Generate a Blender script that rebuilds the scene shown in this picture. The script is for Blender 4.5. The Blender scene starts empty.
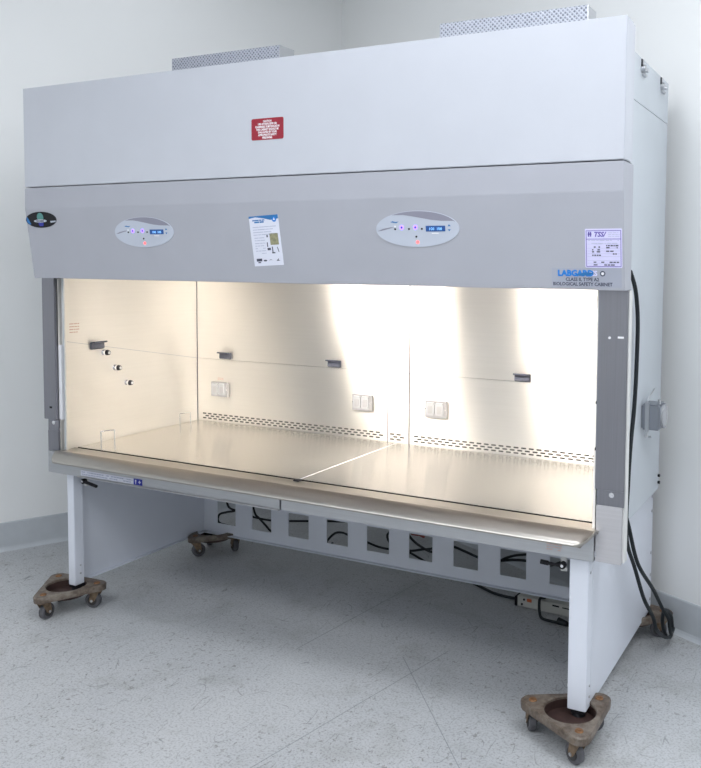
import bpy, bmesh, math, random
from mathutils import Vector, Matrix
random.seed(7)
sc = bpy.context.scene
COL = sc.collection
PI = math.pi
R = math.radians

# ------------------------------------------------------------------ materials
def new_mat(name):
    m = bpy.data.materials.new(name); m.use_nodes = True
    return m, m.node_tree, m.node_tree.nodes['Principled BSDF']

def nd(nt, t, **kw):
    n = nt.nodes.new(t)
    for k, v in kw.items():
        if k in n.inputs: n.inputs[k].default_value = v
        else: setattr(n, k, v)
    return n

def coords(nt, scale=(1, 1, 1), kind='Object'):
    tc = nt.nodes.new('ShaderNodeTexCoord'); mp = nt.nodes.new('ShaderNodeMapping')
    mp.inputs['Scale'].default_value = scale
    nt.links.new(tc.outputs[kind], mp.inputs['Vector'])
    return mp.outputs['Vector']

def ramp(nt, src, stops):
    r = nt.nodes.new('ShaderNodeValToRGB'); e = r.color_ramp.elements
    while len(e) < len(stops): e.new(.5)
    for i, (p, c) in enumerate(stops):
        e[i].position = p; e[i].color = (c, c, c, 1) if not isinstance(c, tuple) else (*c, 1)
    nt.links.new(src, r.inputs['Fac'])
    return r.outputs['Color']

def mixc(nt, fac, a, b, mode='MIX'):
    m = nt.nodes.new('ShaderNodeMix'); m.data_type = 'RGBA'; m.blend_type = mode
    for sock, v in ((m.inputs[0], fac), (m.inputs[6], a), (m.inputs[7], b)):
        if isinstance(v, (int, float)): sock.default_value = v
        elif isinstance(v, tuple): sock.default_value = (*v, 1)
        else: nt.links.new(v, sock)
    return m.outputs[2]

def bump(nt, bsdf, height, strength=.1, dist=.01):
    b = nt.nodes.new('ShaderNodeBump'); b.inputs['Strength'].default_value = strength
    b.inputs['Distance'].default_value = dist
    nt.links.new(height, b.inputs['Height']); nt.links.new(b.outputs['Normal'], bsdf.inputs['Normal'])

def noise(nt, vec, scale, detail=3, rough=.5, dist=0):
    n = nd(nt, 'ShaderNodeTexNoise', Scale=scale, Detail=detail, Roughness=rough, Distortion=dist)
    nt.links.new(vec, n.inputs['Vector']); return n.outputs['Fac']

def plain(name, col, rough=.5, metal=0, spec=.5, var=.04, scale=6):
    m, nt, b = new_mat(name)
    f = noise(nt, coords(nt), scale, 4)
    c = ramp(nt, f, [(.3, tuple(x * (1 - var) for x in col)), (.7, tuple(min(1, x * (1 + var)) for x in col))])
    nt.links.new(c, b.inputs['Base Color'])
    b.inputs['Roughness'].default_value = rough; b.inputs['Metallic'].default_value = metal
    b.inputs['Specular IOR Level'].default_value = spec
    return m

def steel(name, col, rough, aniso, tangent, grain, bstr=.02, gc=1.0, sheen=0):
    """brushed stainless; tangent = the way highlights are drawn out, grain = noise scale"""
    m, nt, b = new_mat(name)
    v = coords(nt, grain)
    f = noise(nt, v, 1, 3, .6)
    big = noise(nt, coords(nt), 2.2, 3, .5, .5)
    c1 = ramp(nt, f, [(.25, tuple(x * (1 - .07 * gc) for x in col)), (.75, tuple(min(1, x * (1 + .05 * gc)) for x in col))])
    c2 = mixc(nt, .25, c1, ramp(nt, big, [(.3, .8), (.7, 1.0)]), 'MULTIPLY')
    nt.links.new(c2, b.inputs['Base Color'])
    b.inputs['Metallic'].default_value = 1
    rr = nd(nt, 'ShaderNodeMapRange', **{'To Min': rough * .85, 'To Max': rough * 1.2})
    nt.links.new(f, rr.inputs['Value']); 
    if bstr: nt.links.new(rr.outputs[0], b.inputs['Roughness'])
    else: b.inputs['Roughness'].default_value = rough
    if aniso:
        b.inputs['Anisotropic'].default_value = aniso
        cx = nt.nodes.new('ShaderNodeCombineXYZ')
        for i in range(3): cx.inputs[i].default_value = tangent[i]
        nt.links.new(cx.outputs[0], b.inputs['Tangent'])
    if bstr: bump(nt, b, f, bstr, .002)
    if sheen:      # satin part of the finish: the same metal scattering widely
        g = nt.nodes.new('ShaderNodeBsdfPrincipled'); g.inputs['Metallic'].default_value = 1
        g.inputs['Roughness'].default_value = .62; nt.links.new(c2, g.inputs['Base Color'])
        mx = nt.nodes.new('ShaderNodeMixShader'); mx.inputs[0].default_value = sheen
        nt.links.new(b.outputs[0], mx.inputs[1]); nt.links.new(g.outputs[0], mx.inputs[2])
        nt.links.new(mx.outputs[0], nt.nodes['Material Output'].inputs['Surface'])
    return m

def emis(name, col, s):
    m, nt, b = new_mat(name)
    b.inputs['Base Color'].default_value = (*col, 1)
    b.inputs['Emission Color'].default_value = (*col, 1); b.inputs['Emission Strength'].default_value = s
    return m

M = {}
M['header'] = plain('white_powder_coat', (.52, .54, .59), .42, var=.015)
M['console'] = plain('grey_textured_coat', (.395, .405, .45), .5, var=.02)
M['side'] = plain('pale_blue_grey_paint', (.53, .57, .61), .45, var=.02)
M['edge'] = plain('cream_edge', (.66, .66, .65), .5)
M['stand'] = plain('white_stand_paint', (.68, .71, .78), .42, var=.02)
M['steel_wall'] = steel('brushed_steel_liner', (.74, .715, .675), .36, 1.0, (0, 0, 1), (3, 3, 160), 0, .3, .03)
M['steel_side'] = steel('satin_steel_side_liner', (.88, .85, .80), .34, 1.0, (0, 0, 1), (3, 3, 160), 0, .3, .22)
M['steel_tray'] = steel('brushed_steel_tray', (.78, .755, .71), .20, .97, (0, 1, 0), (4, 200, 4), 0, .3, .05)
M['steel_post'] = steel('brushed_steel_post', (.29, .29, .32), .38, .6, (1, 0, 0), (160, 160, 3))
M['steel_arm'] = steel('brushed_steel_armrest', (.44, .415, .38), .32, .4, (1, 0, 0), (4, 160, 60), .008, .5)
M['steel_skirt'] = steel('dull_steel_skirt', (.52, .53, .55), .42, .4, (0, 0, 1), (4, 4, 200))
M['steel_cover'] = steel('bright_steel_cover', (.60, .59, .61), .5, .3, (0, 0, 1), (3, 3, 150))
M['chrome'] = plain('chrome', (.75, .75, .77), .12, 1)
M['zinc'] = plain('zinc_hardware', (.55, .56, .58), .35, 1)
M['hook'] = plain('dark_grey_hook', (.035, .04, .06), .45, .2)
M['black'] = plain('black_plastic', (.010, .010, .013), .55, spec=.25)
M['slot'] = plain('dark_slot', (.03, .028, .025), .7)
M['rubber'] = plain('cable_rubber', (.010, .014, .017), .55, spec=.3)
M['outlet'] = plain('outlet_cover_grey', (.30, .30, .31), .35, .3)
M['box'] = plain('grey_cast_box', (.32, .34, .38), .4, .7)
M['lens'] = plain('clear_grey_cover', (.36, .37, .39), .25)
M['white'] = plain('white_print', (.85, .85, .88), .5)
M['paper'] = plain('white_paper', (.72, .74, .84), .5)
M['red'] = plain('red_label', (.30, .012, .03), .45, var=.06, scale=60)
M['blue'] = plain('label_blue', (.02, .16, .42), .4)
M['brightblue'] = plain('bright_blue', (.008, .20, .62), .4)
M['navy'] = plain('navy_blue', (.01, .02, .33), .4)
M['lilac'] = plain('lilac_paper', (.66, .64, .88), .5)
M['purple'] = plain('purple_ink', (.14, .10, .42), .5)
M['ink'] = plain('grey_ink', (.05, .055, .09), .6)
M['faint'] = plain('faint_ink', (.42, .45, .58), .6)
M['pink'] = plain('faint_red_ink', (.62, .42, .36), .6)
M['olive'] = plain('olive_picture', (.28, .27, .16), .6, var=.3, scale=80)
M['panel'] = plain('silver_overlay', (.50, .54, .62), .3)
M['panel_dark'] = plain('dark_grey_overlay', (.26, .26, .32), .35)
M['film'] = plain('clear_label_film', (.36, .38, .45), .3)
M['green'] = plain('globe_green', (.08, .26, .24), .4)
M['ledp'] = emis('purple_led', (.30, .18, 1.0), 1.6)
M['ledr'] = emis('red_led', (1.0, .12, .12), 1.6)
M['lcd'] = emis('blue_display', (.01, .06, .22), .35)
M['lcdtxt'] = emis('display_digits', (.25, .55, 1.0), .8)
M['strip'] = plain('beige_metal_strip', (.48, .48, .45), .5)
M['orange'] = plain('orange_switch', (.45, .10, .03), .4)
M['redplug'] = plain('red_connector', (.22, .03, .02), .5)
M['cord_y'] = plain('olive_cord', (.16, .16, .06), .5)
M['tube'] = emis('fluorescent_tube', (1.0, .91, .79), 360)
M['wheel'] = plain('grey_wheel_tread', (.09, .09, .10), .5, var=.2, scale=40)
M['hub'] = plain('dark_hub', (.03, .028, .028), .5)

def mesh_metal():
    m, nt, b = new_mat('expanded_mesh_metal')
    mp = nt.nodes.new('ShaderNodeMapping'); mp.inputs['Rotation'].default_value = (0, R(45), 0)
    nt.links.new(coords(nt), mp.inputs['Vector'])
    vo = nd(nt, 'ShaderNodeTexVoronoi', Scale=92, Randomness=.12)
    nt.links.new(mp.outputs[0], vo.inputs['Vector'])
    col = ramp(nt, vo.outputs['Distance'], [(.25, (.12, .13, .16)), (.48, (.42, .44, .50))])
    nt.links.new(col, b.inputs['Base Color']); b.inputs['Metallic'].default_value = .2
    b.inputs['Roughness'].default_value = .4
    bump(nt, b, vo.outputs['Distance'], .5, .004)
    return m
M['mesh'] = mesh_metal()

def rusty():
    m, nt, b = new_mat('worn_dolly_wood_and_rust')
    v = coords(nt)
    a = noise(nt, v, 14, 6, .65, .6); c = noise(nt, v, 55, 4, .6)
    col = ramp(nt, a, [(.30, (.030, .020, .014)), (.46, (.095, .066, .046)), (.58, (.17, .145, .12)), (.75, (.12, .075, .04))])
    col = mixc(nt, .35, col, ramp(nt, c, [(.35, (.05, .035, .025)), (.65, (.24, .205, .17))]), 'MIX')
    nt.links.new(col, b.inputs['Base Color']); b.inputs['Roughness'].default_value = .5
    bump(nt, b, c, .4, .003)
    return m
M['dolly'] = rusty()
M['fork'] = plain('rusted_bracket', (.20, .14, .09), .55, .4, var=.4, scale=50)
M['bolt'] = plain('rusty_bolt', (.20, .10, .045), .6, .3, var=.3, scale=90)
M['cup'] = plain('dark_red_brown_cup', (.035, .016, .013), .7, var=.3, scale=30)

def wall_mat(name, col):
    m, nt, b = new_mat(name)
    v = coords(nt)
    a = noise(nt, v, .8, 4, .5); c = noise(nt, v, 70, 3, .5)
    cc = ramp(nt, a, [(.3, tuple(x * .97 for x in col)), (.7, col)])
    nt.links.new(cc, b.inputs['Base Color'])
    b.inputs['Roughness'].default_value = .34; b.inputs['Specular IOR Level'].default_value = .45
    bump(nt, b, c, .10, .002)
    return m
M['wall'] = wall_mat('semi_gloss_white_wall', (.87, .88, .875))
M['base'] = plain('grey_cove_base', (.50, .53, .56), .5, var=.05, scale=12)

def floor_mat():
    m, nt, b = new_mat('scuffed_speckled_vinyl')
    v = coords(nt)
    big = noise(nt, v, 1.1, 5, .6, .3)
    base = ramp(nt, big, [(.3, (.42, .435, .45)), (.7, (.51, .52, .53))])
    sp = noise(nt, v, 130, 2, .6)
    base = mixc(nt, .55, base, ramp(nt, sp, [(.36, .55), (.5, 1.0), (.7, 1.08)]), 'MULTIPLY')
    st = noise(nt, v, 4.2, 5, .7, .5)
    base = mixc(nt, .6, base, ramp(nt, st, [(.30, (.72, .71, .68)), (.48, (1, 1, 1))]), 'MULTIPLY')
    # grime blots
    bl = noise(nt, v, 48, 4, .7, .4)
    mask = noise(nt, v, 1.7, 2, .5)
    blot = nd(nt, 'ShaderNodeMath', operation='MULTIPLY')
    nt.links.new(ramp(nt, bl, [(.585, 0.0), (.64, .85)]), blot.inputs[0])
    nt.links.new(ramp(nt, mask, [(.40, .25), (.58, 1.0)]), blot.inputs[1])
    base = mixc(nt, blot.outputs[0], base, (.22, .215, .21))
    # hair-line scratches: thin contour lines of stretched noises, cut up by masks
    def scratch(rot, sc_, lvl, w, mk, col, base):
        mp = nt.nodes.new('ShaderNodeMapping'); mp.inputs['Rotation'].default_value = (0, 0, rot)
        mp.inputs['Scale'].default_value = sc_
        nt.links.new(v, mp.inputs['Vector'])
        n = noise(nt, mp.outputs[0], 1, 0, .4, .15)
        s = nd(nt, 'ShaderNodeMath', operation='SUBTRACT'); s.inputs[1].default_value = lvl
        nt.links.new(n, s.inputs[0])
        ab = nd(nt, 'ShaderNodeMath', operation='ABSOLUTE'); nt.links.new(s.outputs[0], ab.inputs[0])
        line = ramp(nt, ab.outputs[0], [(0, 1.0), (w, 0.0)])
        k = noise(nt, v, mk, 2, .5)
        mm = nd(nt, 'ShaderNodeMath', operation='MULTIPLY')
        nt.links.new(line, mm.inputs[0]); nt.links.new(ramp(nt, k, [(.56, 0.0), (.60, .75)]), mm.inputs[1])
        return mixc(nt, mm.outputs[0], base, col)
    base = scratch(.4, (9, 3, 1), .5, .006, 8.0, (.15, .16, .17), base)
    base = scratch(1.5, (10, 4, 1), .45, .006, 9.5, (.18, .18, .18), base)
    base = scratch(2.4, (14, 5, 1), .55, .006, 11.0, (.17, .17, .17), base)
    # seams between the vinyl sheets
    sep = nt.nodes.new('ShaderNodeSeparateXYZ'); nt.links.new(v, sep.inputs[0])
    def mth(op, a, b_):
        n = nd(nt, 'ShaderNodeMath', operation=op)
        for i, q in enumerate((a, b_)):
            if isinstance(q, (int, float)): n.inputs[i].default_value = q
            else: nt.links.new(q, n.inputs[i])
        return n.outputs[0]
    for x0, sl, ya, yb, st in ((1.195, .12, .20, 1.3, .55), (1.655, .2, -.9, .45, .5), (1.913, -.908, -.6, .33, .55), (.70, .16, -.3, 1.0, .25)):
        d = mth('ABSOLUTE', mth('SUBTRACT', mth('SUBTRACT', sep.outputs[0], mth('MULTIPLY', sep.outputs[1], sl)), x0), 0)
        ln = mth('LESS_THAN', d, .0022)
        ok = mth('MULTIPLY', mth('GREATER_THAN', sep.outputs[1], ya), mth('LESS_THAN', sep.outputs[1], yb))
        base = mixc(nt, mth('MULTIPLY', mth('MULTIPLY', ln, ok), st), base, (.14, .15, .16))
    nt.links.new(base, b.inputs['Base Color'])
    b.inputs['Roughness'].default_value = .42; b.inputs['Specular IOR Level'].default_value = .35
    bump(nt, b, sp, .05, .001)
    return m
M['floor'] = floor_mat()
M['ceiling'] = plain('white_ceiling', (.75, .76, .77), .8)

# ------------------------------------------------------------------ mesh helpers
def world_loc(p):
    l = Vector((0, 0, 0))
    while p is not None:
        l += p.location; p = p.parent
    return l

def obj(name, bm, mat, parent=None, smooth=False, local=False, bevel=0):
    if bevel:
        bmesh.ops.bevel(bm, geom=[e for e in bm.edges], offset=bevel, segments=2, affect='EDGES', clamp_overlap=True)
    bmesh.ops.recalc_face_normals(bm, faces=bm.faces)
    if not local:
        if parent is None:
            xs = [v.co for v in bm.verts]
            o0 = Vector(((min(c.x for c in xs) + max(c.x for c in xs)) / 2, (min(c.y for c in xs) + max(c.y for c in xs)) / 2, min(c.z for c in xs)))
        else: o0 = world_loc(parent)
        bmesh.ops.translate(bm, verts=bm.verts, vec=-o0)
    me = bpy.data.meshes.new(name); bm.to_mesh(me); bm.free()
    if smooth:
        for p in me.polygons: p.use_smooth = True
        try: me.set_sharp_from_angle(angle=R(35))
        except Exception: pass
    if isinstance(mat, str): mat = M[mat]
    me.materials.append(mat)
    o = bpy.data.objects.new(name, me); COL.objects.link(o)
    if parent is not None: o.parent = parent
    elif not local: o.location = o0
    return o

def BM(): return bmesh.new()

def box(bm, x0, x1, y0, y1, z0, z1):
    vs = [bm.verts.new((x, y, z)) for x in (x0, x1) for y in (y0, y1) for z in (z0, z1)]
    for f in ((0, 1, 3, 2), (4, 6, 7, 5), (0, 4, 5, 1), (2, 3, 7, 6), (0, 2, 6, 4), (1, 5, 7, 3)):
        bm.faces.new([vs[i] for i in f])
    return bm

def prism(bm, pts, d, M4=Matrix.Identity(4)):
    """pts: 2D outline (x,y) extruded 0..d along z, then moved by M4"""
    a = [bm.verts.new(M4 @ Vector((p[0], p[1], 0))) for p in pts]
    b = [bm.verts.new(M4 @ Vector((p[0], p[1], d))) for p in pts]
    n = len(pts)
    bm.faces.new(a[::-1]); bm.faces.new(b)
    for i in range(n): bm.faces.new((a[i], a[(i + 1) % n], b[(i + 1) % n], b[i]))
    return bm

def xprism(bm, yz, x0, x1):
    a = [bm.verts.new((x0, p[0], p[1])) for p in yz]; b = [bm.verts.new((x1, p[0], p[1])) for p in yz]
    n = len(yz); bm.faces.new(a[::-1]); bm.faces.new(b)
    for i in range(n): bm.faces.new((a[i], a[(i + 1) % n], b[(i + 1) % n], b[i]))
    return bm

def cyl(bm, p0, p1, r, n=16, r2=None):
    p0, p1 = Vector(p0), Vector(p1); d = (p1 - p0).normalized(); r2 = r if r2 is None else r2
    u = d.orthogonal().normalized(); w = d.cross(u)
    a = [bm.verts.new(p0 + (u * math.cos(2 * PI * i / n) + w * math.sin(2 * PI * i / n)) * r) for i in range(n)]
    b = [bm.verts.new(p1 + (u * math.cos(2 * PI * i / n) + w * math.sin(2 * PI * i / n)) * r2) for i in range(n)]
    bm.faces.new(a[::-1]); bm.faces.new(b)
    for i in range(n): bm.faces.new((a[i], a[(i + 1) % n], b[(i + 1) % n], b[i]))
    return bm

def spline(pts, k=8):
    P = [Vector(p) for p in pts]; out = []
    for i in range(len(P) - 1):
        a = P[max(i - 1, 0)]; b = P[i]; c = P[i + 1]; d = P[min(i + 2, len(P) - 1)]
        for j in range(k):
            t = j / k
            out.append(.5 * ((2 * b) + (c - a) * t + (2 * a - 5 * b + 4 * c - d) * t * t + (3 * b - a - 3 * c + d) * t ** 3))
    out.append(P[-1]); return out

def tube(bm, pts, r, n=10, smooth=8):
    P = spline(pts, smooth) if smooth else [Vector(p) for p in pts]
    rings = []; u = None
    for i, p in enumerate(P):
        d = (P[min(i + 1, len(P) - 1)] - P[max(i - 1, 0)]).normalized()
        u = d.orthogonal().normalized() if u is None else (u - d * u.dot(d)).normalized()
        w = d.cross(u)
        rings.append([bm.verts.new(p + (u * math.cos(2 * PI * k / n) + w * math.sin(2 * PI * k / n)) * r) for k in range(n)])
    for a, b in zip(rings, rings[1:]):
        for k in range(n): bm.faces.new((a[k], a[(k + 1) % n], b[(k + 1) % n], b[k]))
    bm.faces.new(rings[0][::-1]); bm.faces.new(rings[-1])
    return bm

def empty(name, loc, label=None, cat=None, group=None, parent=None, rz=0):
    o = bpy.data.objects.new(name, None); COL.objects.link(o); o.empty_display_size = .1
    o.location = loc; o.rotation_euler = (0, 0, rz)
    if parent: o.parent = parent
    if label: o['label'] = label; o['category'] = cat
    if group: o['group'] = group
    return o

def tag(o, label, cat, group=None):
    o['label'] = label; o['category'] = cat
    if group: o['group'] = group
    return o

def struct(name, bm, mat, parent=None, **k):
    o = obj(name, bm, mat, parent, **k)
    if parent is None: o['kind'] = 'structure'
    return o

def ellipse(cx, cy, a, b, n=40, t0=0, t1=2 * PI):
    full = abs(t1 - t0 - 2 * PI) < 1e-6
    m = n if full else n + 1
    return [(cx + a * math.cos(t0 + (t1 - t0) * i / n), cy + b * math.sin(t0 + (t1 - t0) * i / n)) for i in range(m)]

def rrect(x0, x1, y0, y1, r, n=5):
    o = []
    for cx, cy, t in ((x1 - r, y1 - r, 0), (x0 + r, y1 - r, 90), (x0 + r, y0 + r, 180), (x1 - r, y0 + r, 270)):
        for i in range(n + 1):
            a = R(t + 90 * i / n); o.append((cx + r * math.cos(a), cy + r * math.sin(a)))
    return o

def rect(x0, x1, y0, y1): return [(x0, y0), (x1, y0), (x1, y1), (x0, y1)]

# frames lying on a face of the cabinet: local x to the right, y up, z out of the face
def frame(x, y, z, tilt=0, rot=0):
    return Matrix.Translation((x, y, z)) @ Matrix.Rotation(R(90 + tilt), 4, 'X') @ Matrix.Rotation(R(rot), 4, 'Z')

def decal(name, shapes, mat, parent, F, z0=0.0, d=.0008):
    bm = BM()
    T = F @ Matrix.Translation((0, 0, z0))
    for s in shapes: prism(bm, s, d, T)
    return obj(name, bm, mat, parent)

def text_shapes(name, lines, size, mat, parent, F, z0, spacing=None, align='CENTER', d=.0004, xscale=1.0, bold=0.0, shear=0.0):
    bm = BM()
    spacing = spacing or size * 1.15
    for k, (t, x, y) in enumerate(lines):
        cu = bpy.data.curves.new('t', 'FONT'); cu.body = t; cu.size = size; cu.align_x = align
        cu.extrude = d / 2; cu.offset = bold; cu.resolution_u = 2; cu.shear = shear
        to = bpy.data.objects.new('t', cu); COL.objects.link(to)
        dg = bpy.context.evaluated_depsgraph_get()
        me = bpy.data.meshes.new_from_object(to.evaluated_get(dg))
        me.transform(F @ Matrix.Translation((x, y, z0)) @ Matrix.Diagonal((xscale, 1, 1, 1)))
        bm.from_mesh(me); bpy.data.meshes.remove(me)
        bpy.data.objects.remove(to); bpy.data.curves.remove(cu)
    return obj(name, bm, mat, parent)

def lines_of_print(x0, x1, ys, h, seed, gap=.2, word=.008):
    """rows of tiny word-shaped bars for print too small to read"""
    rnd = random.Random(seed); out = []
    for y in ys:
        x = x0
        while x < x1 - .003:
            w = min(word * rnd.uniform(.4, 1.5), x1 - x)
            if rnd.random() > gap: out.append(rect(x, x + w, y, y + h))
            x += w + .0022
    return out

# ------------------------------------------------------------------ the room
CRN = Vector((.118, 2.187, 0))
dR = Vector((.8966, -.4429, 0)); dL = Vector((-.4429, -.8966, 0))
H = 3.4
def wallbox(p, d, length, out, t, z0, z1, bev=0):
    bm = BM()
    a, b = p, p + d * length
    q = [a, b, b + out * t, a + out * t]
    lo = [bm.verts.new((v.x, v.y, z0)) for v in q]; hi = [bm.verts.new((v.x, v.y, z1)) for v in q]
    bm.faces.new(lo); bm.faces.new(hi[::-1])
    for i in range(4): bm.faces.new((lo[i], hi[i], hi[(i + 1) % 4], lo[(i + 1) % 4]))
    return bm
nR = Vector((.4429, .8966, 0)); nL = Vector((-.8966, .4429, 0))     # out of the room
struct('wall_right', wallbox(CRN, dR, 7.0, nR, .12, 0, H), 'wall')
struct('wall_left', wallbox(CRN + nR * .12, dL, 5.6, nL, .12, 0, H), 'wall')
struct('wall_near', wallbox(CRN + dL * 5.6, dR, 7.0, dL, .12, 0, H), 'wall')
struct('wall_far', wallbox(CRN + dR * 7.0, dL, 5.6, dR, .12, 0, H), 'wall')
def coved(p, d, length, inn):
    """vinyl cove base: thin upright with a toe that curves out on to the floor"""
    bm = BM()
    prof = [(0, 0), (.016, 0), (.012, .004), (.007, .012), (.004, .022), (.004, .142), (.002, .148), (0, .148)]
    A = [bm.verts.new(p + inn * u + Vector((0, 0, z))) for u, z in prof]
    B = [bm.verts.new(p + d * length + inn * u + Vector((0, 0, z))) for u, z in prof]
    n = len(prof); bm.faces.new(A); bm.faces.new(B[::-1])
    for i in range(n): bm.faces.new((A[i], B[i], B[(i + 1) % n], A[(i + 1) % n]))
    return bm
struct('baseboard_right', coved(CRN, dR, 7.0, -nR), 'base')
struct('baseboard_left', coved(CRN - nR * .004, dL, 5.45, -nL), 'base')
Q0 = CRN + dR * 2.4 + dL * 2.4
def slab(z0, z1):
    bm = BM(); c = CRN + (nR + nL) * .12
    a = [c, c + dR * 7.24, c + dR * 7.24 + dL * 5.84, c + dL * 5.84]
    lo = [bm.verts.new((v.x, v.y, z0)) for v in a]; hi = [bm.verts.new((v.x, v.y, z1)) for v in a]
    bm.faces.new(lo); bm.faces.new(hi[::-1])
    for i in range(4): bm.faces.new((lo[i], hi[i], hi[(i + 1) % 4], lo[(i + 1) % 4]))
    return bm
fl = BM()
slabv = slab(-.1, 0)
o = struct('floor', slabv, 'floor', local=True)
o = struct('ceiling', slab(H, H + .1), 'ceiling', local=True)

# ------------------------------------------------------------------ the cabinet
CAB = empty('biosafety_cabinet', (1.25, .5, .5765), 'wide white biological safety cabinet with a lit stainless steel interior, standing on its white stand', 'laboratory cabinet')
W = 2.5
XR = 2.422; XL = .078; YB = .95; ZT = 2.18
obj('header_panel', box(BM(), 0, W, 0, .076, 1.779, ZT), 'header', CAB, bevel=.002)
bm = BM(); box(bm, .004, W - .004, .0765, .11, 1.779, ZT - .003)
obj('header_flange', bm, 'header', CAB)
# grey console: short upright band, then a face that slopes back to the opening
bm = xprism(BM(), [(0, 1.7755), (0, 1.69), (.037, 1.4055), (.11, 1.4055), (.11, 1.7755)], 0, W)
CON = obj('console', bm, 'console', CAB, bevel=.0015)
# outer body
bm = BM(); box(bm, XR - .012, XR, .11, YB, .6005, 2.0245)
obj('side_panel', bm, 'side', CAB)
bm = BM(); box(bm, XL, XL + .012, .11, YB, .6005, 2.0245)
obj('side_panel', bm, 'side', CAB)
bm = BM(); box(bm, XR - .012, XR, .11, YB, 2.027, ZT); box(bm, XL, XL + .012, .11, YB, 2.027, ZT)
box(bm, XL + .012, XR - .012, .11, YB, ZT - .012, ZT)
obj('top_cover', bm, 'side', CAB)
bm = BM(); box(bm, XL + .012, XR - .012, YB - .012, YB, .6005, ZT - .012)
obj('back_panel', bm, 'side', CAB)
bm = BM(); box(bm, XL + .012, XR - .012, .11, YB - .012, .6005, .612)
obj('bottom_pan', bm, 'steel_skirt', CAB)
# side returns of the front frame
for x0, x1 in ((2.490, 2.5), (-.005, .005)):
    bm = BM(); box(bm, x0, x1, .1005, .135, .58, 1.405); obj('front_return', bm, 'edge', CAB)
for xa, xb in ((2.412, 2.4895), (.006, .098)):
    obj('inner_return', box(BM(), xa, xb, .118, .135, .58, 1.405), 'edge', CAB)
# latches and screws on the right side
for y in (.512, .816):
    bm = BM()
    box(bm, XR, XR + .006, y - .006, y + .012, 2.158, 2.176)
    cyl(bm, (XR, y, 2.145), (XR + .014, y, 2.145), .012, 12)
    cyl(bm, (XR + .006, y + .014, 2.140), (XR + .02, y + .014, 2.140), .007, 10)
    cyl(bm, (XR + .004, y + .004, 2.127), (XR + .016, y + .004, 2.118), .006, 10)
    lt = obj('latch', bm, 'zinc', CAB, smooth=True)
    b2 = box(BM(), XR, XR + .004, y - .011, y - .005, 2.152, 2.176); obj('latch_slot', b2, 'black', lt)
for z in (.655, .628): obj('screw', cyl(BM(), (XR, .935, z), (XR + .008, .935, z), .006, 10), 'black', CAB)

# stainless front posts either side of the opening
for side in ('L', 'R'):
    if side == 'L': x0, x1, a0, a1 = -.022, .052, -.002, .062
    else: x0, x1, a0, a1 = 2.409, 2.498, 2.414, 2.498
    bm = BM(); box(bm, x0, x1, .088, .1, .80, 1.405)
    P = obj('sash_guide', bm, 'steel_post', CAB, bevel=.001)
    bm = BM(); box(bm, a0, a1, .092, .1, .752, .7985)
    P2 = obj('guide_foot', bm, 'steel_post', CAB)
    bm = BM(); cx = (a0 + a1) / 2 + .005
    cyl(bm, (cx, .092, .787), (cx, .088, .787), .008, 14); cyl(bm, (cx, .088, .787), (cx, .0865, .787), .004, 6)
    obj('screw', bm, 'chrome', P2, smooth=True)
    if side == 'R':
        bm = BM(); box(bm, a0, a1 - .004, .088, .1, .5765, .7515)
        obj('lower_post_cover', bm, 'steel_cover', CAB, bevel=.001)
    else:
        bm = BM(); box(bm, a0, a1, .090, .1, .5765, .7515)
        obj('lower_post_cover', bm, 'steel_post', CAB)
# pale guide strip just inside the left post, and little black clips on the guides
bm = BM(); box(bm, .054, .070, .1035, .117, .80, 1.12)
obj('guide_strip', bm, 'white', CAB)
bm = BM(); box(bm, .014, .028, .0868, .088, .848, .856); obj('guide_clip', bm, 'black', CAB)
for z in (.918, 1.06):
    bm = BM(); box(bm, 2.4055, 2.409, .090, .098, z, z + .008); obj('guide_clip', bm, 'black', CAB)
obj('guide_mark', cyl(BM(), (2.445, .088, 1.263), (2.445, .086, 1.263), .004, 10), 'white', CAB)
obj('guide_mark', box(BM(), 2.470, 2.488, .0865, .088, 1.262, 1.268), 'white', CAB)

# ---- stainless interior
YI = .889; ZI = .678; X0 = .101; X1 = 2.40; ZC = 1.50
for x in (X0 - .008, X1):
    bm = BM(); box(bm, x, x + .008, .1005, YI, .62, ZC)
    LW = obj('liner_side', bm, 'steel_side', CAB)
bm = prism(BM(), [(.0545, .104), (.1008, .205), (.0975, .205), (.0525, .107)], ZC - .63, Matrix.Translation((0, 0, .62)))
obj('liner_flange', bm, 'steel_side', CAB)
zs = .993
for xa, xb, yy in ((X0, 1.2170, YI), (1.2205, 1.3265, YI - .003), (1.3300, X1, YI)):
    bm = BM(); box(bm, xa, xb, yy, yy + .008, .62, zs - .0008); box(bm, xa, xb, yy, yy + .008, zs + .0008, ZC)
    obj('liner_back', bm, 'steel_wall', CAB)
bm = BM(); box(bm, X0, X1, YI + .0085, YI + .012, .62, ZC); obj('liner_backing', bm, 'slot', CAB)
bm = BM(); box(bm, X0, X1, .112, YI, ZC, ZC + .006); obj('liner_top', bm, 'steel_post', CAB)
bm = BM(); xprism(bm, [(.112, 1.4065), (.144, 1.415), (.144, 1.418), (.114, 1.4095), (.114, ZC), (.112, ZC)], X0, X1); obj('lamp_housing_shield', bm, 'steel_post', CAB)  # unseen lip added to block direct tube light from armrest and floor
for xa, yy in ((1.2178, YI - .0035), (1.3274, YI - .0035), (X0 + .0002, YI - .002)):
    obj('liner_seam', box(BM(), xa, xa + .0016, yy, yy + .0034, .62, ZC), 'ink', CAB)
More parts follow.
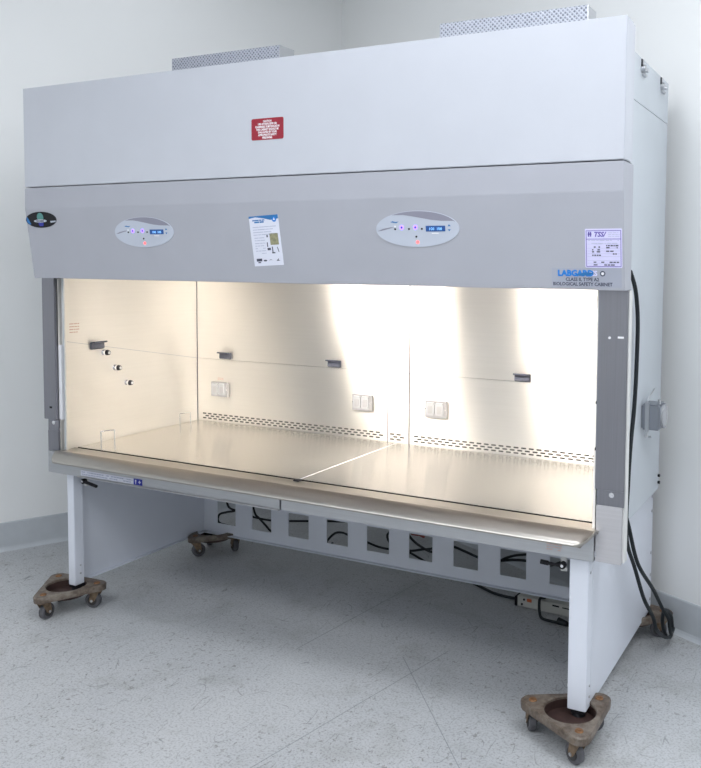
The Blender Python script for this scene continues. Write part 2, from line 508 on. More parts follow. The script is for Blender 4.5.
# faint joint on the side wall
bm = BM(); v = [(X0, .108, 1.135), (X0, YI, zs - .0008), (X0, YI, zs + .0012), (X0, .108, 1.137)]
vs = [bm.verts.new((p[0] + .0006, p[1], p[2])) for p in v] + [bm.verts.new(p) for p in v]
bm.faces.new(vs[:4]); bm.faces.new(vs[4:][::-1])
for i in range(4): bm.faces.new((vs[i], vs[(i + 1) % 4], vs[4 + (i + 1) % 4], vs[4 + i]))
obj('liner_joint', bm, 'zinc', CAB)
# perforated return slots along the foot of the back wall
def slots(xa, xb, yy):
    bm = BM(); r = 0
    for z in (.691, .7025, .714):
        x = xa + (.017 if r % 2 else 0); r += 1
        while x + .022 < xb:
            prism(bm, rrect(x, x + .023, z - .0033, z + .0033, .003, 2), .0006, frame(0, yy, 0)); x += .034
    return obj('return_slots', bm, 'slot', CAB)
slots(.135, 1.205, YI); slots(1.232, 1.322, YI - .004); slots(1.352, 2.385, YI)
# work trays
TS = 1.272
for xa, xb in ((X0 + .002, TS - .002), (TS + .002, X1 - .002)):
    bm = BM(); box(bm, xa, xb, .152, YI - .004, ZI - .014, ZI)
    obj('work_tray', bm, 'steel_tray', CAB, bevel=.0012)
bm = BM(); box(bm, X0, X1, .112, YI - .001, .622, .630); obj('sump_floor', bm, 'slot', CAB)
bm = BM(); box(bm, TS - .0019, TS + .0019, .153, YI - .005, ZI - .010, ZI + .0008); obj('tray_joint', bm, 'white', CAB)
bm = BM(); box(bm, TS - .012, TS + .012, .125, .150, ZI - .003, ZI + .001); obj('tray_notch', bm, 'black', CAB)
# armrest grille: curved lip that wraps back at both ends
prof = [(.1385, .668), (.1385, .6765), (.120, .675), (.090, .673), (.066, .676), (.057, .680), (.048, .678), (.030, .668), (.012, .656), (.003, .650), (.000, .645), (.002, .640), (.010, .637)]
def armrest(xa, xb):
    bm = BM(); r = .055; cols = []
    xs = [xa + r * (1 - math.cos(PI / 2 * i / 8)) for i in range(8)] + [xa + r + (xb - xa - 2 * r) * i / 20 for i in range(21)] + [xb - r + r * math.sin(PI / 2 * i / 8) for i in range(1, 9)]
    def yat(x):
        d = max(xa + r - x, x - (xb - r), 0)
        return r * 1.45 * (1 - math.sqrt(max(0, 1 - (d / r) ** 2)))
    for x in xs:
        ym = yat(x); c = []
        for i, (y, z) in enumerate(prof):
            if y < ym:
                # climb back up the slope to the clipped line
                for (ya, za), (yb2, zb) in zip(prof[1:10], prof[2:11]):
                    if yb2 <= ym <= ya:
                        z = za + (zb - za) * (ya - ym) / max(1e-6, ya - yb2); break
                z -= max(0, i - 9) * .003; y = ym
            c.append(bm.verts.new((x, y, z)))
        cols.append(c)
    for a, b in zip(cols, cols[1:]):
        for i in range(len(prof) - 1): bm.faces.new((a[i], b[i], b[i + 1], a[i + 1]))
    return bm
ar = obj('armrest_grille', armrest(.088, 2.425), 'steel_arm', CAB, smooth=True)
sm = ar.modifiers.new('thickness', 'SOLIDIFY'); sm.thickness = .0018; sm.offset = -1
# skirt beneath, in two lengths
bm = BM(); box(bm, .018, 1.238, .072, .0885, .5765, .668); SK = obj('front_skirt', bm, 'steel_skirt', CAB, bevel=.0015)
bm = BM(); box(bm, 1.240, 2.412, .078, .0885, .5765, .668); SK2 = obj('front_skirt', bm, 'steel_skirt', CAB, bevel=.0015)
bm = BM(); box(bm, .20, 1.238, .064, .0715, .5765, .5795); obj('skirt_lip', bm, 'steel_cover', SK)
bm = BM(); box(bm, .018, 2.412, .089, .117, .5765, .5795); obj('skirt_base', bm, 'steel_skirt', CAB)
# strip label on the skirt
F = frame(.215, .0715, .5835)
LB = decal('strip_label', [rect(0, .30, 0, .023)], 'paper', SK, F, 0, .0008)
decal('label_print', lines_of_print(.006, .294, (.014, .005), .004, 3, .15, .011), 'faint', LB, F, .0008, .0003)
BLB = decal('blue_label', [rect(.301, .347, -.001, .024)], 'navy', SK, F, 0, .0008)
decal('label_print', [ellipse(.312, .016, .004, .004, 12), rect(.310, .314, .003, .013), rect(.326, .340, .010, .013), rect(.331, .335, .005, .018)], 'paper', BLB, F, .0008, .0003)
F = frame(2.262, .0775, .592)
decal('small_caution_label', lines_of_print(0, .05, (.018, .010, .002), .003, 4, .1, .009), 'pink', SK2, F, 0, .0005)

# hooks (bar brackets) high on the liner
def hook(M4):
    bm = BM()
    prof = [(0, .012), (.026, .016), (.030, .013), (.030, .010), (.010, .006), (.012, -.014), (.006, -.020), (0, -.018)]  # (out, up)
    a = [bm.verts.new(M4 @ Vector((-.034, p[1], p[0]))) for p in prof]; b = [bm.verts.new(M4 @ Vector((.034, p[1], p[0]))) for p in prof]
    n = len(prof); bm.faces.new(a[::-1]); bm.faces.new(b)
    for i in range(n): bm.faces.new((a[i], a[(i + 1) % n], b[(i + 1) % n], b[i]))
    return bm
for x, z in ((.288, 1.018), (.934, 1.017), (1.866, 1.014)):
    obj('bar_hook', hook(frame(x, YI, z)), 'hook', CAB)
SF = Matrix.Translation((X0, 0, 0)) @ Matrix.Rotation(R(90), 4, 'Z') @ Matrix.Rotation(R(90), 4, 'X')   # local x -> +Y, y -> Z, z -> +X
obj('bar_hook', hook(SF @ Matrix.Translation((.262, 1.112, 0))), 'hook', CAB)
# petcock valves on the left liner wall
for y, z in ((.300, 1.074), (.362, 1.000), (.428, .924)):
    bm = BM(); cyl(bm, (X0, y, z), (X0 + .004, y, z), .014, 18); cyl(bm, (X0 + .004, y, z), (X0 + .022, y, z), .010, 14, .013)
    PV = obj('service_valve', bm, 'chrome', CAB, smooth=True)
    bm = BM(); cyl(bm, (X0 + .022, y, z), (X0 + .034, y, z), .0125, 16, .010); obj('valve_knob', bm, 'black', PV, smooth=True)
    bm = BM(); cyl(bm, (X0 + .034, y, z), (X0 + .036, y, z), .007, 12); obj('valve_cap', bm, 'chrome', PV, smooth=True)
# double outlets with flip covers
for x in (.253, 1.088, 1.466):
    z = .845
    F = frame(x, YI, z)
    OP = decal('outlet', [rrect(-.052, .052, -.036, .036, .003)], 'outlet', CAB, F, 0, .012)
    for dx in (-.024, .020):
        CV = decal('flip_cover', [rrect(dx - .019, dx + .019, -.026, .027, .008)], 'lens', OP, F, .012, .007)
        decal('cover_edge', [rrect(dx - .011, dx + .011, -.018, .016, .006)], 'outlet', CV, F, .019, .002)
        decal('cover_hinge', [rect(dx - .016, dx + .016, .027, .031)], 'zinc', CV, F, .012, .004)
    for dx, dz in ((-.048, 0), (.047, 0)): obj('plate_screw', cyl(BM(), F @ Vector((dx, dz, .012)), F @ Vector((dx, dz, .014)), .003, 8), 'chrome', OP)
    decal('outlet_legend', lines_of_print(-.02, .018, (.053, .046), .003, int(x * 10), 0, .01), 'pink', CAB, F, 0, .0004)
# faint printed notices
decal('faint_notice', lines_of_print(0, .085, [.012 * k for k in range(1, 11)], .004, 8, .1, .02), 'pink', CAB, frame(2.09, YI, 1.065), 0, .0003)
decal('faint_notice', lines_of_print(0, .05, [.012 * k for k in range(1, 5)], .004, 9, .1, .02), 'pink', CAB, SF @ Matrix.Translation((.122, 1.16, 0)), 0, .0003)
# wire tray handles
for (xa, ya), (xb, yb), h in (((.190, .200), (.214, .252), .066), ((.128, .735), (.150, .785), .055)):
    bm = BM(); tube(bm, [(xa, ya, ZI), (xa, ya, ZI + h * .85), (xa + (xb - xa) * .06, ya + (yb - ya) * .06, ZI + h), (xb - (xb - xa) * .06, yb - (yb - ya) * .06, ZI + h), (xb, yb, ZI + h * .85), (xb, yb, ZI)], .0022, 8, 3)
    obj('tray_handle', bm, 'chrome', CAB, smooth=True)
# fluorescent tubes behind the console
for xa, xb in ((.47, 1.12), (1.60, 2.36)):
    bm = BM(); cyl(bm, (xa, .132, 1.468), (xb, .132, 1.468), .012, 12)
    T = obj('lamp_tube', bm, 'tube', CAB, smooth=True)
    for x in (xa, xb):
        s = -1 if x == xa else 1
        bm = BM(); cyl(bm, (x, .132, 1.468), (x + s * .012, .132, 1.468), .014, 12); box(bm, x + s * .004 - .003, x + s * .004 + .003, .12, .145, 1.468, 1.4995)
        obj('lamp_holder', bm, 'white', T)

# exhaust guards on top
for xa, xb in ((.545, 1.088), (1.774, 2.300)):
    bm = BM(); box(bm, xa, xb, .275, .365, ZT, 2.308)
    G = obj('exhaust_guard', bm, 'mesh', CAB)
    bm = BM(); box(bm, xb, xb + .003, .275, .365, ZT, 2.308); box(bm, xa, xb, .273, .275, ZT, ZT + .02)
    obj('guard_frame', bm, 'zinc', G)

# weatherproof service box on the right side
bm = BM(); box(bm, XR, 2.489, .62, .725, .892, .984)
JB = obj('service_box', bm, 'box', CAB, bevel=.006)
bm = BM(); box(bm, 2.438, 2.452, .612, .621, .885, .992); obj('box_strap', bm, 'zinc', JB)
bm = BM(); cyl(bm, (2.489, .675, .938), (2.497, .675, .938), .043, 24); obj('round_cover', bm, 'lens', JB, smooth=True, bevel=0)
bm = BM(); tube(bm, [(2.445, .618, .99), (2.447, .617, 1.005), (2.452, .65, 1.022), (2.45, .70, 1.03), (2.44, .735, 1.024)], .0025, 8)
obj('box_wire', bm, 'zinc', JB, smooth=True)
bm = BM(); cyl(bm, (2.445, .612, .885), (2.445, .612, .868), .006, 10); cyl(bm, (2.45, .612, .868), (2.462, .612, .872), .004, 8)
obj('box_knob', cyl(BM(), (2.478, .66, .984), (2.478, .66, 1.0), .006, 10), 'zinc', JB)
obj('box_fitting', bm, 'zinc', JB, smooth=True)

# lever valves under the skirt
for x, z, s in ((2.306, .540, 1), (.190, .548, -1)):
    bm = BM(); box(bm, x - .010, x + .010, .116, .124, z - .022, .5995)
    LV = obj('drain_valve', bm, 'edge', CAB, bevel=.001)
    bm = BM(); cyl(bm, (x, .116, z), (x, .100, z), .011, 14)
    if s == 1: tube(bm, [(x, .104, z), (x - .030, .100, z + .001), (x - .055, .098, z + .003)], .0055, 8); cyl(bm, (x - .045, .099, z + .002), (x - .07, .097, z + .004), .0075, 10)
    else: tube(bm, [(x, .104, z), (x + .04, .100, z - .004), (x + .085, .098, z - .010)], .007, 8)
    obj('lever', bm, 'black', LV, smooth=True)
    bm = BM(); cyl(bm, (x, .100, z), (x, .097, z), .005, 10); obj('lever_screw', bm, 'chrome', LV)

# ---- labels and controls
# red caution label on the header
F = frame(1.246, 0, 1.941)
RL = decal('caution_label', [rrect(-.069, .069, -.037, .037, .006)], 'red', CAB, F, 0, .0008)
tl = ['CAUTION', 'USE OF EXPLOSIVE OR', 'FLAMMABLE SUBSTANCES IN', 'THIS CABINET SHOULD BE', 'EVALUATED BY YOUR', 'APPROPRIATE SAFETY', 'PERSONNEL']
text_shapes('label_lettering', [(t, 0, .0235 - i * .0094) for i, t in enumerate(tl)], .0098, 'white', RL, F, .0009, bold=.0003, xscale=.82)
TILT = 7.41
def cf(x, z, rot=0): return frame(x, (1.69 - z) * .130, z, TILT, rot)
# maker's emblem
F = cf(.088, 1.645)
EM = decal('emblem', [ellipse(0, 0, .090, .0325)], 'black', CAB, F, 0, .002)
decal('emblem_globe', [ellipse(-.002, .010, .019, .018, 20)], 'green', EM, F, .002, .0006)
decal('emblem_swoosh', [ellipse(-.003, -.005, .038, .0065, 20), [(.055, -.006), (.088, -.004), (.086, -.010), (.058, -.013)]], 'panel', EM, F, .0027, .0005)
decal('emblem_shield', [[(-.017, -.012), (.015, -.012), (.010, -.026), (-.010, -.026)]], 'navy', EM, F, .002, .0006)
decal('emblem_arc', [[(-.086, .008), (-.078, .012), (-.060, -.018), (-.070, -.019), (-.084, -.008)]], 'blue', EM, F, .002, .0005)
text_shapes('emblem_lettering', [('NUAIRE', -.003, -.0095)], .013, 'ink', EM, F, .0033, bold=.0003)
# oval control panels
for cx, hsc in ((.648, 1.0), (1.830, 1.0)):
    F = cf(cx, 1.590); a, b = .151, .058
    CP = decal('control_panel', [ellipse(0, 0, a, b, 56)], 'panel', CAB, F, 0, .002)
    def P(px, py): return ((px - 335) * .00051, (203 - py) * .00045)
    arc = [(a * .985 * math.cos(R(t)), b * .975 * math.sin(R(t))) for t in range(22, 128, 5)]
    low = [P(240, 102), P(300, 112), P(380, 128), P(440, 140), P(510, 148), P(590, 150)]
    decal('dark_crescent', [arc + low], 'panel_dark', CP, F, .002, .0004)
    decal('grey_swoosh', [[P(50, 217), P(90, 200), P(150, 188), P(175, 190), P(120, 204), P(80, 214)]], 'panel_dark', CP, F, .002, .0004)
    decal('maker_mark', [[P(145, 152), P(165, 146), P(185, 152), P(210, 148), P(190, 160), P(165, 156)]], 'blue', CP, F, .002, .0004)
    DS = decal('display', [rect(*(P(400, 0)[0], P(535, 0)[0]), *(P(0, 222)[1], P(0, 182)[1]))], 'lcd', CP, F, .002, .001)
    text_shapes('display_digits', [('100  100', P(467, 0)[0], P(0, 213)[1])], .0125, 'lcdtxt', DS, F, .0031, xscale=1.05)
    for px in (228, 326):
        c = P(px, 192)
        BT = decal('lit_button', [ellipse(c[0], c[1], .0078, .0078, 20)], 'ledp', CP, F, .002, .0008)
        decal('button_symbol', [ellipse(c[0], c[1], .0035, .0035, 12)], 'navy', BT, F, .0028, .0003)
    decal('white_led', [ellipse(*P(180, 184), .003, .003, 10)], 'white', CP, F, .002, .0008)
    for q in ((180, 203), (280, 203), (372, 203), (330, 258)):
        decal('button', [ellipse(*P(*q), .0036, .0032, 12)], 'black', CP, F, .002, .0008)
    decal('alarm_light', [ellipse(*P(337, 297), .0055, .0055, 14)], 'ledr', CP, F, .002, .0008)
    decal('arrow_symbol', [[P(552, 187), P(562, 172), P(573, 187)], [P(552, 208), P(573, 208), P(562, 222)]], 'blue', CP, F, .002, .0005)
    decal('white_mark', [rect(P(440, 0)[0], P(488, 0)[0], P(0, 238)[1], P(0, 232)[1])], 'white', CP, F, .002, .0004)
# paper notice taped to the console
F = cf(1.2255, 1.555, 3.0); w2, h2 = .064, .0885
DC = decal('paper_notice', [rect(-w2, w2, -h2, h2)], 'paper', CAB, F, .0002, .0007)
decal('notice_banner', [[(-w2, h2), (-w2, h2 - .008), (-.035, h2 - .004), (0, h2 - .010), (.030, h2 - .017), (w2, h2 - .014), (w2, h2)]], 'blue', DC, F, .0009, .0003)
decal('notice_badge', [ellipse(.046, .073, .0095, .0095, 20)], 'brightblue', DC, F, .0012, .0003)
decal('badge_mark', [[(.041, .070), (.046, .079), (.051, .070)]], 'white', DC, F, .0015, .0002)
decal('notice_heading', lines_of_print(-.05, .004, (.071,), .004, 2, .05, .02) + lines_of_print(-.042, .0, (.064,), .005, 5, .0, .02), 'blue', DC, F, .0009, .0003)
decal('notice_text', lines_of_print(-.052, .055, (.048, .039, .030, .021), .0022, 11, .1, .03) + lines_of_print(-.05, -.005, (.010, .001, -.009, -.018, -.027, -.036, -.045), .0022, 12, .1, .02), 'faint', DC, F, .0009, .0003)
decal('notice_picture', [rect(.018, .054, -.016, .024)], 'olive', DC, F, .0009, .0003)
decal('notice_drawing', [rect(.004, .010, .012, .020), rect(.002, .006, -.022, -.006), rect(.002, .016, -.034, -.026), rect(.022, .026, -.046, -.022), rect(.020, .034, -.046, -.042), [(.044, -.024), (.047, -.024), (.052, -.042), (.049, -.042)]], 'ink', DC, F, .0009, .0003)
decal('notice_logos', [rect(-.052, -.028, -.072, -.062), rect(-.046, -.034, -.078, -.074), ellipse(-.014, -.070, .008, .003, 12), [(.002, -.072), (.010, -.066), (.020, -.071), (.010, -.068)], [(.034, -.073), (.046, -.064), (.044, -.070), (.052, -.073)]], 'ink', DC, F, .0009, .0003)
# certification label
F = cf(2.4395, 1.528)
TC = decal('certification_label', [rrect(-.055, .055, -.057, .057, .003)], 'lilac', CAB, F, 0, .0006)
b_ = .0018
decal('label_border', [rect(-.052, .052, .052 - b_, .052), rect(-.052, .052, -.054, -.054 + b_), rect(-.052, -.052 + b_, -.054, .052), rect(.052 - b_, .052, -.054, .052), rect(-.052, .052, .026, .026 + b_)], 'purple', TC, F, .0006, .0003)
text_shapes('label_lettering', [('TSS/', -.012, .034)], .019, 'purple', TC, F, .0007, bold=.0007, xscale=1.0, shear=.25)
decal('label_logo', [rect(-.046, -.042, .034, .048), rect(-.040, -.036, .034, .048), rect(-.047, -.035, .040, .043)], 'purple', TC, F, .0006, .0003)
decal('label_rows', [rect(-.048, .048, y, y + .0006) for y in (.012, .000, -.008, -.016, -.024, -.036, -.044)] + lines_of_print(.014, .048, (.044, .039, .034), .0014, 6, .1, .01) + lines_of_print(-.046, .046, (.028 - .006, .014), .0016, 21, .1, .012), 'faint', TC, F, .0006, .0003)
decal('handwriting', lines_of_print(-.034, -.008, (.002, -.006, -.012, -.022), .0034, 31, .15, .007) + lines_of_print(.008, .044, (.006, .000, -.010, -.018), .0034, 32, .2, .007) + lines_of_print(-.03, .046, (-.042, -.050), .003, 33, .35, .008), 'ink', TC, F, .0009, .0003)
# model label: clear film with blue wordmark
F = cf(2.386, 1.4405)
FL_ = decal('model_label', [rect(-.106, .106, -.027, .030)], 'film', CAB, F, 0, .0005)
text_shapes('wordmark', [('LABGARD', -.032, .0065)], .0245, 'brightblue', FL_, F, .0012, bold=.0012, xscale=1.0)
decal('wordmark_swoosh', [[(-.02, .006), (.010, .009), (.026, .016), (.0, .018), (-.03, .012)]], 'blue', FL_, F, .0018, .0003)
text_shapes('wordmark_suffix', [('ES', .024, .0075)], .021, 'lilac', FL_, F, .0006, bold=.0006)
decal('wordmark_badge', [ellipse(.050, .014, .008, .008, 20)], 'ink', FL_, F, .0006, .0003)
decal('badge_centre', [ellipse(.050, .014, .0045, .0045, 16)], 'white', FL_, F, .0009, .0003)
text_shapes('label_lettering', [('CLASS II, TYPE A2', -.012, -.0085), ('BIOLOGICAL SAFETY CABINET', -.012, -.0225)], .0142, 'ink', FL_, F, .0006, bold=.0004, xscale=.93)

# ------------------------------------------------------------------ the stand
ST = empty('equipment_stand', (1.25, .5, .0705), 'white steel stand with solid side panels and holed rear rail, under the cabinet', 'stand')
SX0, SX1 = .108, 2.394
zt, zb = .5735, .0925
for s in (0, 1):
    if s == 0:
        bm = BM(); box(bm, SX0, SX0 + .040, .090, .138, zb, zt)
    else:
        bm = BM(); box(bm, SX1 - .060, SX1, .090, .138, zb, zt)
    LG = obj('leg', bm, 'stand', ST, bevel=.002)
    bm = BM()
    if s == 0:
        for z in (.14, .175): cyl(bm, (SX0 + .040, .118, z), (SX0 + .042, .118, z), .004, 10)
    else:
        for z in (.13, .165): cyl(bm, (SX1, .122, z), (SX1 + .003, .122, z), .004, 10)
        cyl(bm, (SX1, .11, .53), (SX1 + .003, .11, .53), .004, 10); cyl(bm, (SX1 - .062, .1, .165), (SX1 - .06, .1, .165), .006, 10)
    obj('leg_screw', bm, 'zinc', LG)
    xa = SX0 if s == 0 else SX1 - .004
    bm = BM()
    pts = [(.1385, zb), (.9485, zb), (.99, zb), (.99, .600), (.1385, .600)]
    xprism(bm, pts, xa, xa + .004)
    xi = SX0 + .004 if s == 0 else SX1 - .024
    box(bm, xi, xi + .020, .1385, .99, zb, zb + .004)      # folded bottom lip
    SP = obj('side_panel', bm, 'stand', ST)
    bm = BM(); x = SX0 if s == 0 else SX1
    for z in (.14, .24, .33, .50, .56): obj('panel_screw', cyl(BM(), (x - .003, .968, z), (x + .003, .968, z), .006, 10), 'zinc', SP)
    for y in (.114, .93):
        x = SX0 + .02 if s == 0 else SX1 - .03
        bm = BM(); cyl(bm, (x, y, .078), (x, y, zb + .001), .007, 12); cyl(bm, (x, y, .0705), (x, y, .080), .022, 20, .018)
        if y > .5: box(bm, x - .018, x + .018, y - .02, y + .02, zb - .004, zb + .001)
        else: box(bm, x - .019, x + .024, y - .022, y + .022, zb - .010, zb)
        obj('levelling_foot', bm, 'black', ST, smooth=False)
# rear rail with nine square holes
def holed_plate():
    xs = [SX0 + .005]; holes = []
    for k in range(9):
        a = .199 + k * .2235; holes.append((a, a + .119)); xs += [a, a + .119]
    xs.append(SX1 - .005)
    zz = [zb, .146, .262, .598]
    bm = BM(); V = {}
    def vv(i, j, y):
        if (i, j, y) not in V: V[(i, j, y)] = bm.verts.new((xs[i], y, zz[j]))
        return V[(i, j, y)]
    def hole(i, j): return j == 1 and i % 2 == 1
    ya, yb = .917, .921
    for i in range(len(xs) - 1):
        for j in range(3):
            if hole(i, j): continue
            bm.faces.new([vv(i, j, ya), vv(i + 1, j, ya), vv(i + 1, j + 1, ya), vv(i, j + 1, ya)])
            bm.faces.new([vv(i, j, yb), vv(i, j + 1, yb), vv(i + 1, j + 1, yb), vv(i + 1, j, yb)])
            for (di, dj), (p, q) in (((-1, 0), ((i, j), (i, j + 1))), ((1, 0), ((i + 1, j), (i + 1, j + 1))), ((0, -1), ((i, j), (i + 1, j))), ((0, 1), ((i, j + 1), (i + 1, j + 1)))):
                ni, nj = i + di, j + dj
                if ni < 0 or nj < 0 or ni >= len(xs) - 1 or nj > 2 or hole(ni, nj):
                    bm.faces.new([vv(*p, ya), vv(*q, ya), vv(*q, yb), vv(*p, yb)])
    return bm
RA = obj('rear_rail', holed_plate(), 'stand', ST)
bm = BM(); box(bm, SX0 + .005, SX1 - .025, .896, .917, zb, zb + .004); obj('rail_lip', bm, 'stand', RA)

# ------------------------------------------------------------------ dollies
def tri_contour(c, Rv, r, n=72, ths=(0, 120, 240)):
    V = [Vector((Rv * math.cos(R(t)), Rv * math.sin(R(t)))) for t in ths]
    def inside(p):
        dmin = 9
        ins = True
        for i in range(3):
            a, b = V[i], V[(i + 1) % 3]; e = b - a
            t = max(0, min(1, (p - a).dot(e) / e.dot(e))); dmin = min(dmin, (p - a - e * t).length)
            if e.x * (p.y - a.y) - e.y * (p.x - a.x) < 0: ins = False
        return ins or dmin < r
    out = []
    for k in range(n):
        d = Vector((math.cos(2 * PI * k / n), math.sin(2 * PI * k / n))); lo, hi = 0, 1
        for _ in range(24):
            m = (lo + hi) / 2
            if inside(d * m): lo = m
            else: hi = m
        out.append(d * lo)
    return out
def make_dolly(loc, rz, label, turns, Rv=.128):
    t = empty('caster_dolly', (loc[0], loc[1], 0), label, 'dolly', 'triangular caster dollies under the stand feet', rz=rz)
    n = 72; OC = tri_contour(None, Rv, .034, n); hr = .080; zt_, zb_ = .106, .080
    rings = []
    bm = BM()
    def ring(f, z): return [bm.verts.new((f(k)[0], f(k)[1], z)) for k in range(n)]
    inn = lambda k: (hr * math.cos(2 * PI * k / n), hr * math.sin(2 * PI * k / n))
    R_ = [ring(lambda k: OC[k] * .975, zt_), ring(lambda k: OC[k], zt_ - .004), ring(lambda k: OC[k] * .99, zb_), ring(lambda k: (inn(k)[0] * 1.03, inn(k)[1] * 1.03), zb_), ring(inn, zt_ - .003), ring(lambda k: (inn(k)[0] * 1.04, inn(k)[1] * 1.04), zt_)]
    for a, b in zip(R_, R_[1:] + R_[:1]):
        for k in range(n): bm.faces.new((a[k], a[(k + 1) % n], b[(k + 1) % n], b[k]))
    D = obj('deck', bm, 'dolly', t, smooth=True, local=True)
    bm = BM(); cyl(bm, (0, 0, .066), (0, 0, .070), hr * .99, 40)
    # cup wall
    for k in range(40):
        a0, a1 = 2 * PI * k / 40, 2 * PI * (k + 1) / 40
        q = [(r_ * math.cos(a), r_ * math.sin(a)) for r_, a in ((hr * .985, a0), (hr * .985, a1), (hr * 1.02, a1), (hr * 1.02, a0))]
        prism(bm, q, .030, Matrix.Translation((0, 0, .066)))
    obj('foot_cup', bm, 'cup', t, local=True)
    for i, th in enumerate((0, 120, 240)):
        vx, vy = Rv * .96 * math.cos(R(th)), Rv * .96 * math.sin(R(th))
        bm = BM(); cyl(bm, (vx, vy, .105), (vx, vy, .110), .014, 18, .011); cyl(bm, (vx, vy, .110), (vx, vy, .112), .006, 6)
        obj('bolt', bm, 'bolt', t, smooth=True, local=True)
        # swivel caster: fork trails by 'turn'
        C = Vector((vx, vy, 0)); a = R(turns[i]) - rz; d = Vector((math.cos(a), math.sin(a), 0)); s = Vector((-d.y, d.x, 0))
        bm = BM(); cyl(bm, C + Vector((0, 0, .071)), C + Vector((0, 0, .0795)), .022, 20)
        ax = C + d * .016 + Vector((0, 0, .033))
        for sg in (-1, 1):
            m4 = Matrix((( *(d), 0), (0, 0, 1, 0), (0, 0, 0, 1), (0, 0, 0, 1)))
            o0 = s * (sg * .0155)
            pts = [C - d * .018 + Vector((0, 0, .073)), C + d * .022 + Vector((0, 0, .073)), ax + d * .011, ax + Vector((0, 0, -.010)), ax - d * .012]
            A = [bm.verts.new(p + o0) for p in pts]; B = [bm.verts.new(p + o0 + s * (sg * .0025)) for p in pts]
            bm.faces.new(A); bm.faces.new(B[::-1])
            for k in range(5): bm.faces.new((A[k], B[k], B[(k + 1) % 5], A[(k + 1) % 5]))
        CA = obj('caster', bm, 'fork', t, local=True)
        bm = BM(); 
        for w0, w1, ra, rb in ((-.012, -.009, .029, .0325), (-.009, .009, .0325, .0325), (.009, .012, .0325, .029)):
            cyl(bm, ax + s * w0, ax + s * w1, ra, 28, rb)
        WH = obj('wheel', bm, 'wheel', CA, smooth=True, local=True)
        bm = BM(); cyl(bm, ax - s * .0145, ax + s * .0145, .020, 20); obj('hub', bm, 'hub', CA, smooth=True, local=True)
        bm = BM(); cyl(bm, ax - s * .021, ax + s * .021, .0055, 8); obj('axle', bm, 'zinc', CA, smooth=True, local=True)
    return t
make_dolly((2.352, .066), R(60), 'worn brown triangular dolly under the front right foot, nearest the camera', (200, 120, 150))
make_dolly((.128, .062), R(35), 'worn brown triangular dolly under the front left foot of the stand', (200, 330, 95))
make_dolly((.178, .915), R(20), 'dark worn dolly under the back left foot behind the left side panel', (150, 300, 60), .120)
make_dolly((2.335, .915), R(18), 'worn dolly under the back right foot against the wall base, beside coiled cord', (190, 200, 75))

# ------------------------------------------------------------------ power strip and cords
PS = empty('power_strip', (1.99, .985, 0), 'beige metal power strip with black ends lying on the floor behind the stand rail', 'power strip')
rzm = Matrix.Translation((1.99, .985, 0)) @ Matrix.Rotation(R(-4), 4, 'Z')
def rot_box(x0, x1, y0, y1, z0, z1):
    bm = box(BM(), x0, x1, y0, y1, z0, z1); bmesh.ops.transform(bm, matrix=rzm, verts=bm.verts); return bm
SB = obj('strip_body', rot_box(-.165, .23, -.025, .025, .002, .048), 'strip', PS, bevel=.003)
obj('end_cap', rot_box(-.178, -.1655, -.027, .027, 0, .044), 'black', PS, bevel=.003)
obj('end_cap', rot_box(.2305, .243, -.027, .027, 0, .044), 'black', PS, bevel=.003)
obj('power_switch', rot_box(-.118, -.096, -.029, -.0255, .030, .044), 'orange', PS, bevel=.001)
bm = BM()
for x, z in ((-.142, .014), (-.132, .036)):
    cyl(bm, rzm @ Vector((x, -.0255, z)), rzm @ Vector((x, -.028, z)), .005, 10)
obj('strip_screw', bm, 'black', PS)
obj('socket_slot', rot_box(.0, .03, -.028, -.0255, .036, .042), 'black', PS)
obj('socket_slot', rot_box(.045, .14, -.028, -.0255, .036, .040), 'black', PS)

def cord(name, pts, r, mat, label, cat='cable'):
    bm = tube(BM(), pts, r, 8, 7)
    o = obj(name, bm, mat, None, smooth=True); tag(o, label, cat); return o
# cords seen through the rail holes
cord('black_cable', [(.10 + .05, 1.02, .30), (.20, 1.0, .213), (.244, 1.0, .196), (.19, 1.0, .18), (.14, 1.0, .16), (.135, 1.0, .12), (.19, 1.01, .106), (.26, 1.09, .07), (.33, 1.17, .012), (.355, 1.20, .0065)], .0055, 'rubber', 'black cord folded in a sharp V seen through the leftmost rail hole')
cord('black_cable', [(.30, .99, .34), (.33, 1.0, .20), (.36, 1.0, .180), (.40, 1.0, .177), (.476, 1.0, .177), (.581, 1.0, .189), (.709, 1.0, .207), (.815, 1.0, .222), (.919, 1.0, .236), (1.03, 1.0, .262), (1.10, 1.0, .34)], .0055, 'rubber', 'long black cord running level through the second, third and fourth rail holes')
cord('black_cable', [(.33, 1.014, .32), (.36, 1.014, .20), (.39, 1.014, .172), (.43, 1.014, .142), (.478, 1.014, .111), (.54, 1.10, .06), (.575, 1.17, .012), (.59, 1.20, .0065)], .0055, 'rubber', 'short black cord slanting down to the right in the second rail hole')
cord('black_cable', [(.66, 1.28, .0065), (.75, 1.10, .05), (.817, 1.0, .124), (.860, 1.0, .168), (.90, 1.0, .178), (.939, 1.0, .172), (1.047, 1.0, .152), (1.11, 1.0, .140), (1.171, 1.0, .139), (1.274, 1.0, .148), (1.34, 1.0, .165), (1.40, 1.0, .181), (1.47, 1.0, .23), (1.50, 1.0, .33)], .0055, 'rubber', 'black cord arching across the fourth rail hole and sagging through the fifth')
cord('black_cable', [(1.20, 1.012, .31), (1.172, 1.012, .232), (1.148, 1.012, .20), (1.158, 1.012, .17), (1.19, 1.012, .158), (1.24, 1.09, .10), (1.27, 1.22, .012), (1.28, 1.25, .0065)], .0055, 'rubber', 'black cord end looping at the right edge of the fifth rail hole')
